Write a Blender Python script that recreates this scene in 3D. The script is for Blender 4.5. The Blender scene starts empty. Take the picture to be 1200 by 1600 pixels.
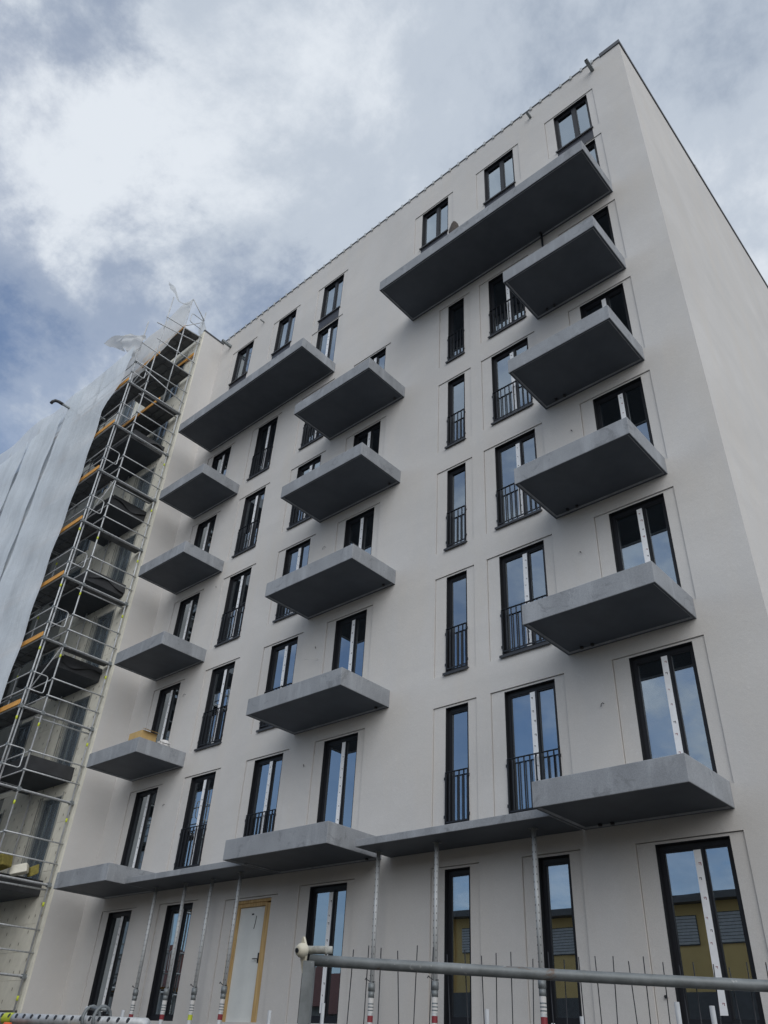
import bpy, bmesh, math, random
from mathutils import Vector, Matrix
random.seed(7)
S = bpy.context.scene
COL = S.collection
Z0 = 5.2                      # height of the first-floor balcony tops above the ground
H = 2.95                      # storey height

# ------------------------------------------------------------------ camera
def rad(a): return math.radians(a)
cam_loc = Vector((2.965, -11.493, 1.604))
yaw, pitch, roll = rad(44.052), rad(35.455), rad(3.641)
fw = Vector((-math.sin(yaw)*math.cos(pitch), math.cos(yaw)*math.cos(pitch), math.sin(pitch)))
rt = Vector((math.cos(yaw), math.sin(yaw), 0)); up = rt.cross(fw)
r2 = rt*math.cos(roll)+up*math.sin(roll); u2 = up*math.cos(roll)-rt*math.sin(roll)
cd = bpy.data.cameras.new('camera'); cam = bpy.data.objects.new('camera', cd); COL.objects.link(cam)
M4 = Matrix((r2, u2, -fw)).transposed().to_4x4(); M4.translation = cam_loc
cam.matrix_world = M4
cd.sensor_fit = 'VERTICAL'; cd.sensor_height = 24.0; cd.lens = 1227.685*24/1600
cd.clip_start = 0.05; cd.clip_end = 3000
S.camera = cam

# ------------------------------------------------------------------ world
SUN_AZ, SUN_EL = 127.0, 31.0      # compass-like: degrees from +Y towards +X
W = bpy.data.worlds.new('World'); S.world = W; W.use_nodes = True
nt = W.node_tree; N = nt.nodes; L = nt.links; N.clear()
def nd(t, **k):
    n = N.new(t)
    for a, b in k.items(): setattr(n, a, b)
    return n
def mth(op, a, b=None, c=None):
    n = nd('ShaderNodeMath', operation=op)
    for i, v in enumerate((a, b, c)):
        if v is None: continue
        if isinstance(v, (int, float)): n.inputs[i].default_value = v
        else: L.new(v, n.inputs[i])
    return n.outputs[0]
def ramp(fac, stops, interp='EASE'):
    n = nd('ShaderNodeValToRGB'); n.color_ramp.interpolation = interp
    e = n.color_ramp.elements
    while len(e) < len(stops): e.new(0.5)
    for i, (p, c) in enumerate(stops):
        e[i].position = p; e[i].color = (c, c, c, 1) if isinstance(c, (int, float)) else (*c, 1)
    L.new(fac, n.inputs[0]); return n.outputs[0]
sky = nd('ShaderNodeTexSky', sky_type='NISHITA'); sky.sun_disc = False
sky.sun_elevation = rad(SUN_EL); sky.sun_rotation = rad(SUN_AZ); sky.air_density = 1.0; sky.dust_density = 1.6; sky.ozone_density = 1.5
tc = nd('ShaderNodeTexCoord'); sep = nd('ShaderNodeSeparateXYZ'); L.new(tc.outputs['Generated'], sep.inputs[0])
den = mth('ADD', mth('MAXIMUM', sep.outputs[2], 0.0), 0.22)
px = mth('DIVIDE', sep.outputs[0], den); py = mth('DIVIDE', sep.outputs[1], den)
cmb = nd('ShaderNodeCombineXYZ'); L.new(px, cmb.inputs[0]); L.new(py, cmb.inputs[1])
def noise(scale, detail, rough, dist, off):
    mp = nd('ShaderNodeMapping'); mp.inputs['Location'].default_value = off
    L.new(cmb.outputs[0], mp.inputs[0])
    n = nd('ShaderNodeTexNoise', noise_dimensions='3D'); L.new(mp.outputs[0], n.inputs['Vector'])
    n.inputs['Scale'].default_value = scale; n.inputs['Detail'].default_value = detail
    n.inputs['Roughness'].default_value = rough; n.inputs['Distortion'].default_value = dist
    return n.outputs[0]
CLOUD_OFF = (9.235, 5.0, 10.9)
n1 = noise(1.2, 12, 0.63, 0.1, CLOUD_OFF)
n2 = noise(2.4, 12, 0.64, 0.15, (11.335, 0.4, 4.3))
n3 = noise(0.7, 3, 0.5, 0.2, (0.835, 9.1, 2.0))
# more cloud overhead and behind the block, clearer to the west (left)
west = mth('MULTIPLY_ADD', px, 0.185, 0.150)
cov = mth('ADD', mth('MULTIPLY_ADD', n2, 0.35, mth('MULTIPLY', n1, 0.65)), west)
cover = ramp(cov, [(0.42, 0.26), (0.50, 0.55), (0.57, 1.0)])
shade = mth('MULTIPLY_ADD', n2, 0.6, mth('MULTIPLY', n3, 0.4))
cloudcol = ramp(shade, [(0.38, (2.7, 3.2, 4.0)), (0.48, (4.2, 4.7, 5.4)), (0.58, (6.1, 6.5, 7.0))])
mixc = nd('ShaderNodeMix', data_type='RGBA')
skyc = nd('ShaderNodeMix', data_type='RGBA', blend_type='MULTIPLY'); skyc.inputs[0].default_value = 1
L.new(sky.outputs[0], skyc.inputs[6]); skyc.inputs[7].default_value = (0.82, 1.0, 1.20, 1)
L.new(cover, mixc.inputs[0]); L.new(skyc.outputs[2], mixc.inputs[6]); L.new(cloudcol, mixc.inputs[7])
bg = nd('ShaderNodeBackground'); bg.inputs[1].default_value = 0.115
L.new(mixc.outputs[2], bg.inputs[0])
wo = nd('ShaderNodeOutputWorld'); L.new(bg.outputs[0], wo.inputs[0])

# ------------------------------------------------------------------ sun (veiled by cloud)
sd = bpy.data.lights.new('sun', 'SUN'); sd.energy = 1.5; sd.angle = rad(60); sd.color = (1.0, 0.985, 0.96)
sun = bpy.data.objects.new('sun', sd); COL.objects.link(sun)
sdir = Vector((math.sin(rad(SUN_AZ))*math.cos(rad(SUN_EL)), math.cos(rad(SUN_AZ))*math.cos(rad(SUN_EL)), math.sin(rad(SUN_EL))))
sun.rotation_euler = sdir.to_track_quat('Z', 'Y').to_euler(); sun.location = (10, -30, 40)

vs = S.view_settings; vs.view_transform = 'Standard'; vs.look = 'None'; vs.gamma = 1; vs.exposure = 0.12
vs.use_curve_mapping = False
S.cycles.max_bounces = 8; S.cycles.transparent_max_bounces = 24; S.cycles.caustics_reflective = False; S.cycles.caustics_refractive = False
S.cycles.use_denoising = True

# ------------------------------------------------------------------ materials
class Mat:
    def __init__(s, name):
        s.m = bpy.data.materials.new(name); s.m.use_nodes = True
        s.t = s.m.node_tree; s.N = s.t.nodes; s.L = s.t.links
        s.b = s.N['Principled BSDF']; s.out = s.N['Material Output']
        s.tc = s.N.new('ShaderNodeTexCoord')
    def shift(s):        # a different stretch of the texture on every object
        oi = s.N.new('ShaderNodeObjectInfo'); va = s.N.new('ShaderNodeVectorMath'); va.operation = 'MULTIPLY_ADD'
        s.L.new(oi.outputs['Random'], va.inputs[0]); va.inputs[1].default_value = (41.0, 17.0, 29.0); s.L.new(s.tc.outputs['Object'], va.inputs[2])
        s.alt = va.outputs[0]; return s
    alt = None
    def link(s, a, b): s.L.new(a, b)
    def noise(s, scale, detail=4, rough=0.55, vec=None, stretch=None, dist=0.0, coord='Object'):
        v = vec or s.alt or s.tc.outputs[coord]
        if stretch:
            mp = s.N.new('ShaderNodeMapping'); mp.inputs['Scale'].default_value = stretch; s.L.new(v, mp.inputs[0]); v = mp.outputs[0]
        n = s.N.new('ShaderNodeTexNoise'); s.L.new(v, n.inputs['Vector'])
        n.inputs['Scale'].default_value = scale; n.inputs['Detail'].default_value = detail
        n.inputs['Roughness'].default_value = rough; n.inputs['Distortion'].default_value = dist
        return n.outputs[0]
    def ramp(s, fac, stops):
        n = s.N.new('ShaderNodeValToRGB'); e = n.color_ramp.elements
        while len(e) < len(stops): e.new(0.5)
        for i, (p, c) in enumerate(stops):
            e[i].position = p; e[i].color = (c, c, c, 1) if isinstance(c, (int, float)) else (*c, 1)
        s.L.new(fac, n.inputs[0]); return n.outputs[0]
    def mix(s, fac, a, b, blend='MIX'):
        n = s.N.new('ShaderNodeMix'); n.data_type = 'RGBA'; n.blend_type = blend
        for i, v in ((0, fac), (6, a), (7, b)):
            if isinstance(v, (int, float)): n.inputs[i].default_value = v
            elif isinstance(v, tuple): n.inputs[i].default_value = (*v, 1)
            else: s.L.new(v, n.inputs[i])
        return n.outputs[2]
    def math(s, op, a, b):
        n = s.N.new('ShaderNodeMath'); n.operation = op
        for i, v in enumerate((a, b)):
            if isinstance(v, (int, float)): n.inputs[i].default_value = v
            else: s.L.new(v, n.inputs[i])
        return n.outputs[0]
    def bump(s, h, strength, dist=0.01):
        n = s.N.new('ShaderNodeBump'); n.inputs['Strength'].default_value = strength; n.inputs['Distance'].default_value = dist
        s.L.new(h, n.inputs['Height']); s.L.new(n.outputs[0], s.b.inputs['Normal'])
    def set(s, color=None, rough=None, metal=None, spec=None):
        if color is not None:
            if isinstance(color, tuple): s.b.inputs['Base Color'].default_value = (*color, 1)
            else: s.L.new(color, s.b.inputs['Base Color'])
        if rough is not None:
            if isinstance(rough, (int, float)): s.b.inputs['Roughness'].default_value = rough
            else: s.L.new(rough, s.b.inputs['Roughness'])
        if metal is not None: s.b.inputs['Metallic'].default_value = metal
        if spec is not None: s.b.inputs['Specular IOR Level'].default_value = spec
        return s

def mk_plaster(name, c):
    m = Mat(name)
    a = m.noise(0.30, 7, 0.62, dist=0.6); b = m.noise(1.3, 6, 0.62, stretch=(1.0, 1.0, 0.22)); g = m.noise(120, 2, 0.5)
    t = m.noise(5.5, 6, 0.65, dist=1.5); d = m.noise(0.9, 5, 0.6, stretch=(0.25, 0.25, 2.2))
    col = m.mix(m.ramp(a, [(0.36, 0.0), (0.66, 1.0)]), tuple(x*0.875 for x in c), c)
    col = m.mix(m.math('MULTIPLY', m.ramp(b, [(0.45, 0.0), (0.72, 1.0)]), 0.55), col, (c[0]*0.97, c[1]*0.935, c[2]*0.885))
    col = m.mix(m.math('MULTIPLY', m.ramp(d, [(0.50, 0.0), (0.66, 1.0)]), 0.40), col, tuple(x*0.88 for x in c))
    col = m.mix(m.math('MULTIPLY', m.ramp(t, [(0.60, 0.0), (0.70, 1.0)]), 0.35), col, tuple(min(1, x*1.07) for x in c))
    col = m.mix(1.0, col, m.ramp(g, [(0.3, 0.90), (0.7, 1.06)]), 'MULTIPLY')
    m.set(col, 0.92, spec=0.25); m.bump(m.math('ADD', g, m.math('ADD', m.math('MULTIPLY', t, 1.4), m.math('MULTIPLY', m.noise(18, 4), 0.8))), 0.40, 0.005); return m.m
def mk_concrete(name, c):
    m = Mat(name).shift()
    a = m.noise(1.7, 7, 0.62); b = m.noise(3.2, 5, 0.6, stretch=(1.0, 1.0, 0.18)); f = m.noise(60, 3, 0.6); o = m.noise(0.6, 2, coord='Object')
    col = m.mix(m.ramp(a, [(0.33, 0.0), (0.66, 1.0)]), tuple(x*0.86 for x in c), tuple(x*1.07 for x in c))
    col = m.mix(m.math('MULTIPLY', m.ramp(b, [(0.52, 0.0), (0.66, 1.0)]), 0.55), col, tuple(min(1, x*1.35) for x in c))
    col = m.mix(m.math('MULTIPLY', m.ramp(m.noise(2.3, 6, 0.7, dist=1.2), [(0.56, 0.0), (0.64, 1.0)]), 0.45), col, tuple(x*0.5 for x in c))
    col = m.mix(1.0, col, m.ramp(f, [(0.3, 0.85), (0.7, 1.1)]), 'MULTIPLY')
    m.set(col, m.ramp(a, [(0.3, 0.62), (0.7, 0.85)]), spec=0.35); m.bump(m.math('ADD', f, a), 0.25, 0.004); return m.m
def mk_simple(name, c, rough=0.6, metal=0.0, var=0.12, scale=6, bump=0.0, stretch=None, spec=None):
    m = Mat(name); a = m.noise(scale, 5, 0.6, stretch=stretch)
    col = m.mix(m.ramp(a, [(0.3, 0.0), (0.7, 1.0)]), tuple(x*(1-var) for x in c), tuple(min(1, x*(1+var)) for x in c))
    m.set(col, rough, metal, spec)
    if bump: m.bump(a, bump, 0.004)
    return m.m
def mk_glass():
    m = Mat('window_glass').shift(); m.N.remove(m.b)
    tr = m.N.new('ShaderNodeBsdfTransparent'); tr.inputs[0].default_value = (0.42, 0.46, 0.48, 1)
    gl = m.N.new('ShaderNodeBsdfGlossy'); gl.inputs['Roughness'].default_value = 0.004; gl.inputs[0].default_value = (0.82, 0.92, 1.0, 1)
    fr = m.N.new('ShaderNodeFresnel'); fr.inputs['IOR'].default_value = 1.55
    bp = m.N.new('ShaderNodeBump'); bp.inputs['Strength'].default_value = 0.07; bp.inputs['Distance'].default_value = 0.01
    m.L.new(m.noise(1.1, 1, 0.4), bp.inputs['Height']); m.L.new(bp.outputs[0], gl.inputs['Normal'])
    fac = m.math('ADD', m.math('MULTIPLY', fr.outputs[0], 0.90), 0.38)
    mx = m.N.new('ShaderNodeMixShader'); m.L.new(fac, mx.inputs[0]); m.L.new(tr.outputs[0], mx.inputs[1]); m.L.new(gl.outputs[0], mx.inputs[2])
    m.L.new(mx.outputs[0], m.out.inputs[0]); return m.m
def mk_net(name, c, alpha, dens, trans=0.45):
    m = Mat(name); m.N.remove(m.b)
    df = m.N.new('ShaderNodeBsdfDiffuse'); tl = m.N.new('ShaderNodeBsdfTranslucent'); tr = m.N.new('ShaderNodeBsdfTransparent')
    a = m.noise(1.3, 6, 0.6, stretch=(1, 1, 0.25))
    col = m.mix(m.ramp(a, [(0.35, 0.0), (0.65, 1.0)]), tuple(x*0.86 for x in c), c)
    bp = m.N.new('ShaderNodeBump'); bp.inputs['Strength'].default_value = 0.55; bp.inputs['Distance'].default_value = 0.05
    wr = m.math('ADD', m.noise(2.2, 7, 0.62, stretch=(1.6, 1, 0.35), dist=1.0), m.math('MULTIPLY', m.noise(1.5, 5, 0.6, stretch=(0.6, 1, 1.5), dist=0.6), 0.6)); m.L.new(wr, bp.inputs['Height']); m.L.new(bp.outputs[0], df.inputs['Normal'])
    weave = m.noise(90, 2, 0.5)
    col = m.mix(1.0, col, m.ramp(weave, [(0.3, 0.9), (0.7, 1.05)]), 'MULTIPLY')
    m.L.new(col, df.inputs[0]); m.L.new(col, tl.inputs[0])
    m1 = m.N.new('ShaderNodeMixShader'); m1.inputs[0].default_value = trans; m.L.new(df.outputs[0], m1.inputs[1]); m.L.new(tl.outputs[0], m1.inputs[2])
    m2 = m.N.new('ShaderNodeMixShader'); m.L.new(m1.outputs[0], m2.inputs[2]); m.L.new(tr.outputs[0], m2.inputs[1])
    m.L.new(m.math('ADD', m.math('MULTIPLY', m.math('SUBTRACT', m.noise(0.8, 4, 0.6), 0.5), dens), alpha), m2.inputs[0])
    m.L.new(m2.outputs[0], m.out.inputs[0]); return m.m

PLASTER = mk_plaster('pale_render', (0.655, 0.638, 0.620))
CONC = mk_concrete('grey_concrete', (0.300, 0.315, 0.338))
UNDERSHADE = mk_simple('smooth_underside_painted_shade', (0.062, 0.073, 0.090), 0.6, 0, 0.16, 1.6)  # smooth formwork undersides, with the shade below the slabs painted into the colour
FRAME = mk_simple('anthracite_frame', (0.007, 0.008, 0.012), 0.5, 0.0, 0.1)
JAMB = mk_simple('anthracite_lining', (0.005, 0.006, 0.009), 0.6)
RAIL = mk_simple('anthracite_steel', (0.009, 0.011, 0.017), 0.5)
SILL = mk_simple('dark_metal_sill', (0.035, 0.037, 0.043), 0.5)
PANEL = mk_simple('dark_spandrel', (0.022, 0.024, 0.034), 0.4)
GLASS = mk_glass()
TAPE = mk_simple('white_film', (0.86, 0.87, 0.89), 0.5, var=0.06, scale=9)
INK = mk_simple('red_ink', (0.24, 0.03, 0.04), 0.6)
INK2 = mk_simple('black_ink', (0.03, 0.03, 0.035), 0.6)
COPING = mk_simple('dark_zinc', (0.075, 0.08, 0.09), 0.5, 0.2)
GALV = mk_simple('galvanised_steel', (0.50, 0.515, 0.53), 0.5, 0.30, 0.25, 14, stretch=(1, 1, 0.4))
PROPM = mk_simple('worn_grey_prop_steel', (0.50, 0.52, 0.53), 0.55, 0.15, 0.2, 9, stretch=(1, 1, 0.3))
GALV2 = mk_simple('weathered_galvanised_tube', (0.22, 0.24, 0.25), 0.55, 0.35, 0.30, 11)
_f = Mat('scuffed_fence_zinc'); _n = _f.noise(9, 6, 0.65, stretch=(1, 1, 1)); _r = _f.noise(5, 7, 0.7, dist=1.0); _w = _f.noise(26, 4, 0.6)
_c = _f.mix(_f.ramp(_n, [(0.32, 0.0), (0.68, 1.0)]), (0.14, 0.155, 0.16), (0.27, 0.29, 0.30))
_c = _f.mix(_f.ramp(_r, [(0.63, 0.0), (0.68, 0.8)]), _c, (0.15, 0.085, 0.05)); _c = _f.mix(_f.ramp(_w, [(0.66, 0.0), (0.70, 0.7)]), _c, (0.45, 0.46, 0.45))
_f.set(_c, _f.ramp(_n, [(0.3, 0.40), (0.7, 0.68)]), 0.25); _f.bump(_w, 0.25, 0.002); FENCE = _f.m
DECK = mk_simple('weathered_deck', (0.15, 0.155, 0.16), 0.7, 0.2, 0.3, 4)
TOE = mk_simple('orange_toe_board', (0.62, 0.30, 0.055), 0.65, 0, 0.22, 5, stretch=(0.3, 1, 1))
LIME = mk_simple('lime_band', (0.55, 0.62, 0.05), 0.6)
EPS = mk_simple('cream_insulation', (0.74, 0.715, 0.62), 0.9, 0, 0.10, 3.5, 0.2)
DOWEL = mk_simple('dowel_smudge', (0.16, 0.13, 0.085), 0.9)
BASECOAT = mk_simple('green_grey_basecoat', (0.28, 0.285, 0.265), 0.9, 0, 0.12, 2)
WRAP = mk_simple('black_membrane', (0.032, 0.034, 0.038), 0.65, 0, 0.3, 3)
WHITE_DOOR = mk_simple('white_door_paint', (0.72, 0.74, 0.72), 0.5, var=0.06, scale=2)
WOODM = Mat('raw_timber'); _g = WOODM.noise(5, 6, 0.6, stretch=(6, 6, 0.35)); WOODM.set(WOODM.ramp(_g, [(0.3, (0.40, 0.24, 0.09)), (0.7, (0.66, 0.47, 0.22))]), 0.7); WOODM.bump(_g, 0.3, 0.003); WOOD = WOODM.m
FOAM = mk_simple('mounting_foam', (0.62, 0.42, 0.10), 0.9, 0, 0.25, 20, 0.4)
NET_F = mk_net('white_netting', (0.88, 0.94, 1.0), 0.86, 0.26, 0.22)
NET_B = mk_net('thin_netting', (0.88, 0.93, 0.98), 0.76, 0.25, 0.25)
NET_T = mk_net('torn_sheeting', (0.82, 0.83, 0.83), 0.82, 0.14, 0.40)
FILM = mk_net('window_film', (0.26, 0.31, 0.35), 0.45, 0.6, 0.2)
INT = mk_simple('interior_concrete', (0.32, 0.32, 0.31), 0.9)
YELLOW = mk_simple('ochre_sheet_wall', (0.86, 0.62, 0.26), 0.7, 0, 0.08, 1.5)
LOUV = mk_simple('louvre_grey', (0.78, 0.80, 0.82), 0.5)
ROOFG = mk_simple('roof_grey', (0.16, 0.16, 0.165), 0.8)
TILE = mk_simple('red_roof_tile', (0.14, 0.055, 0.045), 0.8, 0, 0.25, 8)
HOUSEW = mk_simple('house_render', (0.42, 0.41, 0.38), 0.9)
CREAMP = mk_simple('cream_plastic', (0.66, 0.62, 0.50), 0.45, 0, 0.08, 20)
CARD = mk_simple('cardboard', (0.50, 0.34, 0.14), 0.85)
YFOAM = mk_simple('yellow_mineral_wool', (0.22, 0.185, 0.045), 0.95, 0, 0.3, 12, 0.6)
PAPER = mk_simple('white_paper', (0.66, 0.65, 0.64), 0.8)
BROWN = mk_simple('brown_burlap', (0.075, 0.062, 0.055), 0.95, 0, 0.45, 30, 0.8)
BLACKP = mk_simple('black_plastic', (0.018, 0.018, 0.02), 0.5)
ORANGEP = mk_simple('orange_plastic', (0.70, 0.12, 0.03), 0.5)

# ------------------------------------------------------------------ mesh helpers
class MB:
    def __init__(s): s.v = []; s.f = []; s.m = []
    def quad(s, a, b, c, d, mi=0):
        i = len(s.v); s.v += [a, b, c, d]; s.f.append((i, i+1, i+2, i+3)); s.m.append(mi)
    def box(s, x0, y0, z0, x1, y1, z1, mi=0):
        i = len(s.v)
        s.v += [(x0,y0,z0),(x1,y0,z0),(x1,y1,z0),(x0,y1,z0),(x0,y0,z1),(x1,y0,z1),(x1,y1,z1),(x0,y1,z1)]
        for q in ((0,3,2,1),(4,5,6,7),(0,1,5,4),(1,2,6,5),(2,3,7,6),(3,0,4,7)): s.f.append(tuple(i+k for k in q)); s.m.append(mi)
        return s
    def obox(s, c, ax, ay, az, mi=0):     # centre and three half-axis vectors
        c, ax, ay, az = Vector(c), Vector(ax), Vector(ay), Vector(az); i = len(s.v)
        for dz in (-1, 1):
            for dx, dy in ((-1,-1),(1,-1),(1,1),(-1,1)): s.v.append(tuple(c+ax*dx+ay*dy+az*dz))
        for q in ((0,3,2,1),(4,5,6,7),(0,1,5,4),(1,2,6,5),(2,3,7,6),(3,0,4,7)): s.f.append(tuple(i+k for k in q)); s.m.append(mi)
        return s
    def path(s, pts, r, n=8, mi=0, cap=True):
        pts = [Vector(p) for p in pts]; base = len(s.v); prev = None
        for k, p in enumerate(pts):
            d = (pts[min(k+1, len(pts)-1)]-pts[max(k-1, 0)]).normalized()
            if prev is None:
                a = d.cross(Vector((0,0,1)))
                if a.length < 1e-3: a = d.cross(Vector((1,0,0)))
            else: a = prev-d*prev.dot(d)
            a.normalize(); prev = a; b = d.cross(a)
            rr = r[k] if isinstance(r, (list, tuple)) else r
            for j in range(n):
                t = 2*math.pi*j/n; s.v.append(tuple(p+a*math.cos(t)*rr+b*math.sin(t)*rr))
        for k in range(len(pts)-1):
            for j in range(n):
                s.f.append((base+k*n+j, base+k*n+(j+1)%n, base+(k+1)*n+(j+1)%n, base+(k+1)*n+j)); s.m.append(mi)
        if cap:
            s.f.append(tuple(base+j for j in range(n))[::-1]); s.m.append(mi)
            e = base+(len(pts)-1)*n; s.f.append(tuple(e+j for j in range(n))); s.m.append(mi)
        return s
    def tube(s, a, b, r, n=8, mi=0): return s.path([a, b], r, n, mi)

WORLD = {}                     # world location of every object made here
def link(o, parent, loc):
    COL.objects.link(o); WORLD[o.name] = Vector(loc)
    if parent is not None:
        o.parent = parent; o.location = Vector(loc)-WORLD[parent.name]
    else: o.location = loc
    return o
def build(mb, name, mats, parent=None, smooth=False, origin=None):
    if not isinstance(mats, (list, tuple)): mats = [mats]
    xs = [v[0] for v in mb.v]; ys = [v[1] for v in mb.v]; zs = [v[2] for v in mb.v]
    o3 = Vector(origin) if origin is not None else Vector(((min(xs)+max(xs))/2, (min(ys)+max(ys))/2, min(zs)))
    me = bpy.data.meshes.new(name)
    me.from_pydata([(v[0]-o3.x, v[1]-o3.y, v[2]-o3.z) for v in mb.v], [], mb.f)
    for m in mats: me.materials.append(m)
    me.polygons.foreach_set('material_index', mb.m)
    if smooth: me.polygons.foreach_set('use_smooth', [True]*len(mb.f))
    me.update()
    return link(bpy.data.objects.new(name, me), parent, o3)
def dup(src, parent, loc, name=None):
    o = src.copy()
    if name: o.name = name
    o.parent = None
    return link(o, parent, loc)
def empty(name, loc):
    o = bpy.data.objects.new(name, None); o.empty_display_size = 0.3
    return link(o, None, loc)
def tag(o, label, cat, group=None):
    o['label'] = label; o['category'] = cat
    if group: o['group'] = group
    return o
def bx(*a): return MB().box(*a)
def bevel(o, w, seg=2):
    m = o.modifiers.new('bevel', 'BEVEL'); m.width = w; m.segments = seg; m.limit_method = 'ANGLE'; m.angle_limit = rad(40)

def wall_grid(x0, x1, z0, z1, y0, niches, holes, ndepth, hdepth, grooves=(), gdepth=0.055):
    """front sheet with shallow niches and openings; steps between depths are real faces"""
    e = 1e-6
    xs = sorted({x0, x1, *[v for r in niches+holes+list(grooves) for v in (r[0], r[1]) if x0 < v < x1]})
    zs = sorted({z0, z1, *[v for r in niches+holes+list(grooves) for v in (r[2], r[3]) if z0 < v < z1]})
    xs = [x for i, x in enumerate(xs) if i == 0 or x-xs[i-1] > e]; zs = [z for i, z in enumerate(zs) if i == 0 or z-zs[i-1] > e]
    nx, nz = len(xs)-1, len(zs)-1
    D = [[0.0]*nz for _ in range(nx)]
    def ins(r, a, b): return r[0] < a < r[1] and r[2] < b < r[3]
    for i in range(nx):
        for j in range(nz):
            a = (xs[i]+xs[i+1])/2; b = (zs[j]+zs[j+1])/2
            if any(ins(r, a, b) for r in holes): D[i][j] = None
            elif any(ins(r, a, b) for r in grooves): D[i][j] = gdepth
            elif any(ins(r, a, b) for r in niches): D[i][j] = ndepth
    mb = MB(); dep = lambda d: hdepth if d is None else d
    # merge equal cells in vertical runs
    for i in range(nx):
        j = 0
        while j < nz:
            k = j
            while k+1 < nz and D[i][k+1] == D[i][j]: k += 1
            if D[i][j] is not None:
                y = y0+D[i][j]; mb.quad((xs[i],y,zs[j]),(xs[i+1],y,zs[j]),(xs[i+1],y,zs[k+1]),(xs[i],y,zs[k+1]))
            j = k+1
    for i in range(nx):
        for j in range(nz):
            if i+1 < nx and dep(D[i][j]) != dep(D[i+1][j]):
                a, b = y0+dep(D[i][j]), y0+dep(D[i+1][j]); x = xs[i+1]
                q = ((x,a,zs[j]),(x,b,zs[j]),(x,b,zs[j+1]),(x,a,zs[j+1]))
                mb.quad(*q)
            if j+1 < nz and dep(D[i][j]) != dep(D[i][j+1]):
                a, b = y0+dep(D[i][j]), y0+dep(D[i][j+1]); z = zs[j+1]
                mb.quad((xs[i],a,z),(xs[i],b,z),(xs[i+1],b,z),(xs[i+1],a,z))
    return mb

# ------------------------------------------------------------------ ground
def ground():
    m = Mat('dirt_and_gravel')
    a = m.noise(0.25, 6, 0.6); g = m.noise(14, 6, 0.7)
    col = m.mix(m.ramp(a, [(0.35, 0.0), (0.65, 1.0)]), (0.12, 0.114, 0.105), (0.20, 0.19, 0.176))
    col = m.mix(1.0, col, m.ramp(g, [(0.3, 0.6), (0.7, 1.3)]), 'MULTIPLY')
    m.set(col, 0.95); m.bump(g, 0.6, 0.03)
    mb = MB(); n = 30
    e = [-900, -300, -120, -70]+[-50+4*i for i in range(26)]+[70, 120, 300, 900]
    hgt = lambda x, y: 0.0
    for i in range(len(e)-1):
        for j in range(len(e)-1):
            mb.quad((e[i],e[j],0),(e[i+1],e[j],0),(e[i+1],e[j+1],0),(e[i],e[j+1],0))
    o = build(mb, 'ground', m.m, None, origin=(0,0,0)); o['kind'] = 'structure'
    r = build(bx(-900, -17.6, -0.2, 900, -12.9, 0.006), 'road', mk_simple('asphalt', (0.05,0.05,0.052), 0.9, 0, 0.2, 8, 0.4)); r['kind'] = 'structure'
ground()

# ------------------------------------------------------------------ main apartment block
T = lambda k: Z0+H*(k-1)
HD = 2.233
XW = -18.056                    # inner corner with the projecting section
ROOF = Z0+20.80
cols = dict(A=(-16.826,-15.81), B=(-14.349,-13.354), C=(-11.884,-10.88), D=(-9.543,-8.523), E=(-6.169,-5.626), F=(-4.795,-3.724), G=(-2.294,-1.204))
BLD = empty('apartment_building', (-9.0, 0.0, 0.0))
tag(BLD, 'pale rendered apartment block with projecting grey concrete balconies and black-framed windows', 'building')
wins = []                       # (col, floor, xL, xR, zB, zT, kind)
for c in 'ABCDEFG':
    for k in range(1, 6):
        xl, xr = cols[c]
        wins.append((c, k, xl, xr, T(k), T(k)+HD, 'door' if c in 'ADG' else ('slim' if c == 'E' else 'french')))
for c, xl, xr, zt, kd in (('A',)+cols['A']+(-.706,'door'), ('B',)+cols['B']+(-.706,'door'), ('D',)+cols['D']+(-.69,'door'), ('E',-6.169,-5.626,-.685,'single'), ('F',-4.278,-3.708,-.685,'single'), ('G',)+cols['G']+(-.706,'door')):
    wins.append((c, 0, xl, xr, T(0), Z0+zt, kd))
top7 = [('A',)+cols['A'], ('B',)+cols['B'], ('C',)+cols['C'], ('H',-7.269,-6.201), ('F',)+cols['F'], ('G',)+cols['G']]
for c, xl, xr in top7:
    wins.append((c, 7, xl, xr, Z0+17.62, Z0+19.45, 'window'))
    wins.append((c, 6, xl, xr, T(6), T(6)+HD+0.10, 'door6'))
DOORX = (-11.876, -10.676); DOORT = Z0-0.79
NY = 0.024                      # niche depth
WY = 0.135                      # glass plane
niches, holes = [], []
for c, k, xl, xr, zb, zt, kd in wins:
    niches.append((xl-0.30, xr+0.21, zb-0.035, zt+0.045)); holes.append((xl, xr, zb, zt))
niches.append((DOORX[0]-0.30, DOORX[1]+0.21, T(0)-0.035, DOORT+0.045)); holes.append((DOORX[0], DOORX[1], T(0), DOORT))
GW = 0.012; grooves = []
for a, b, c, d in niches: grooves += [(a, a+GW, c, d), (b-GW*0.6, b, c, d), (a, b, d-GW, d)]
build(wall_grid(XW, 0.0, 0.0, ROOF, 0.0, niches, holes, NY, 0.22, grooves), 'front_wall', PLASTER, BLD)
sw = MB(); sw.quad((0,0,0),(0,17,0),(0,17,ROOF),(0,0,ROOF)); sw.quad((-0.3,0.23,0),(-0.3,17,0),(-0.3,17,ROOF),(-0.3,0.23,ROOF))
build(sw, 'side_wall', PLASTER, BLD)
build(bx(XW+0.003, -0.03, 0.0, 0.03, -0.002, 1.95), 'plinth', WRAP, BLD)
bw = MB(); bw.quad((XW,17,0),(0,17,0),(0,17,ROOF),(XW,17,ROOF)); build(bw, 'rear_wall', PLASTER, BLD)
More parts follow.
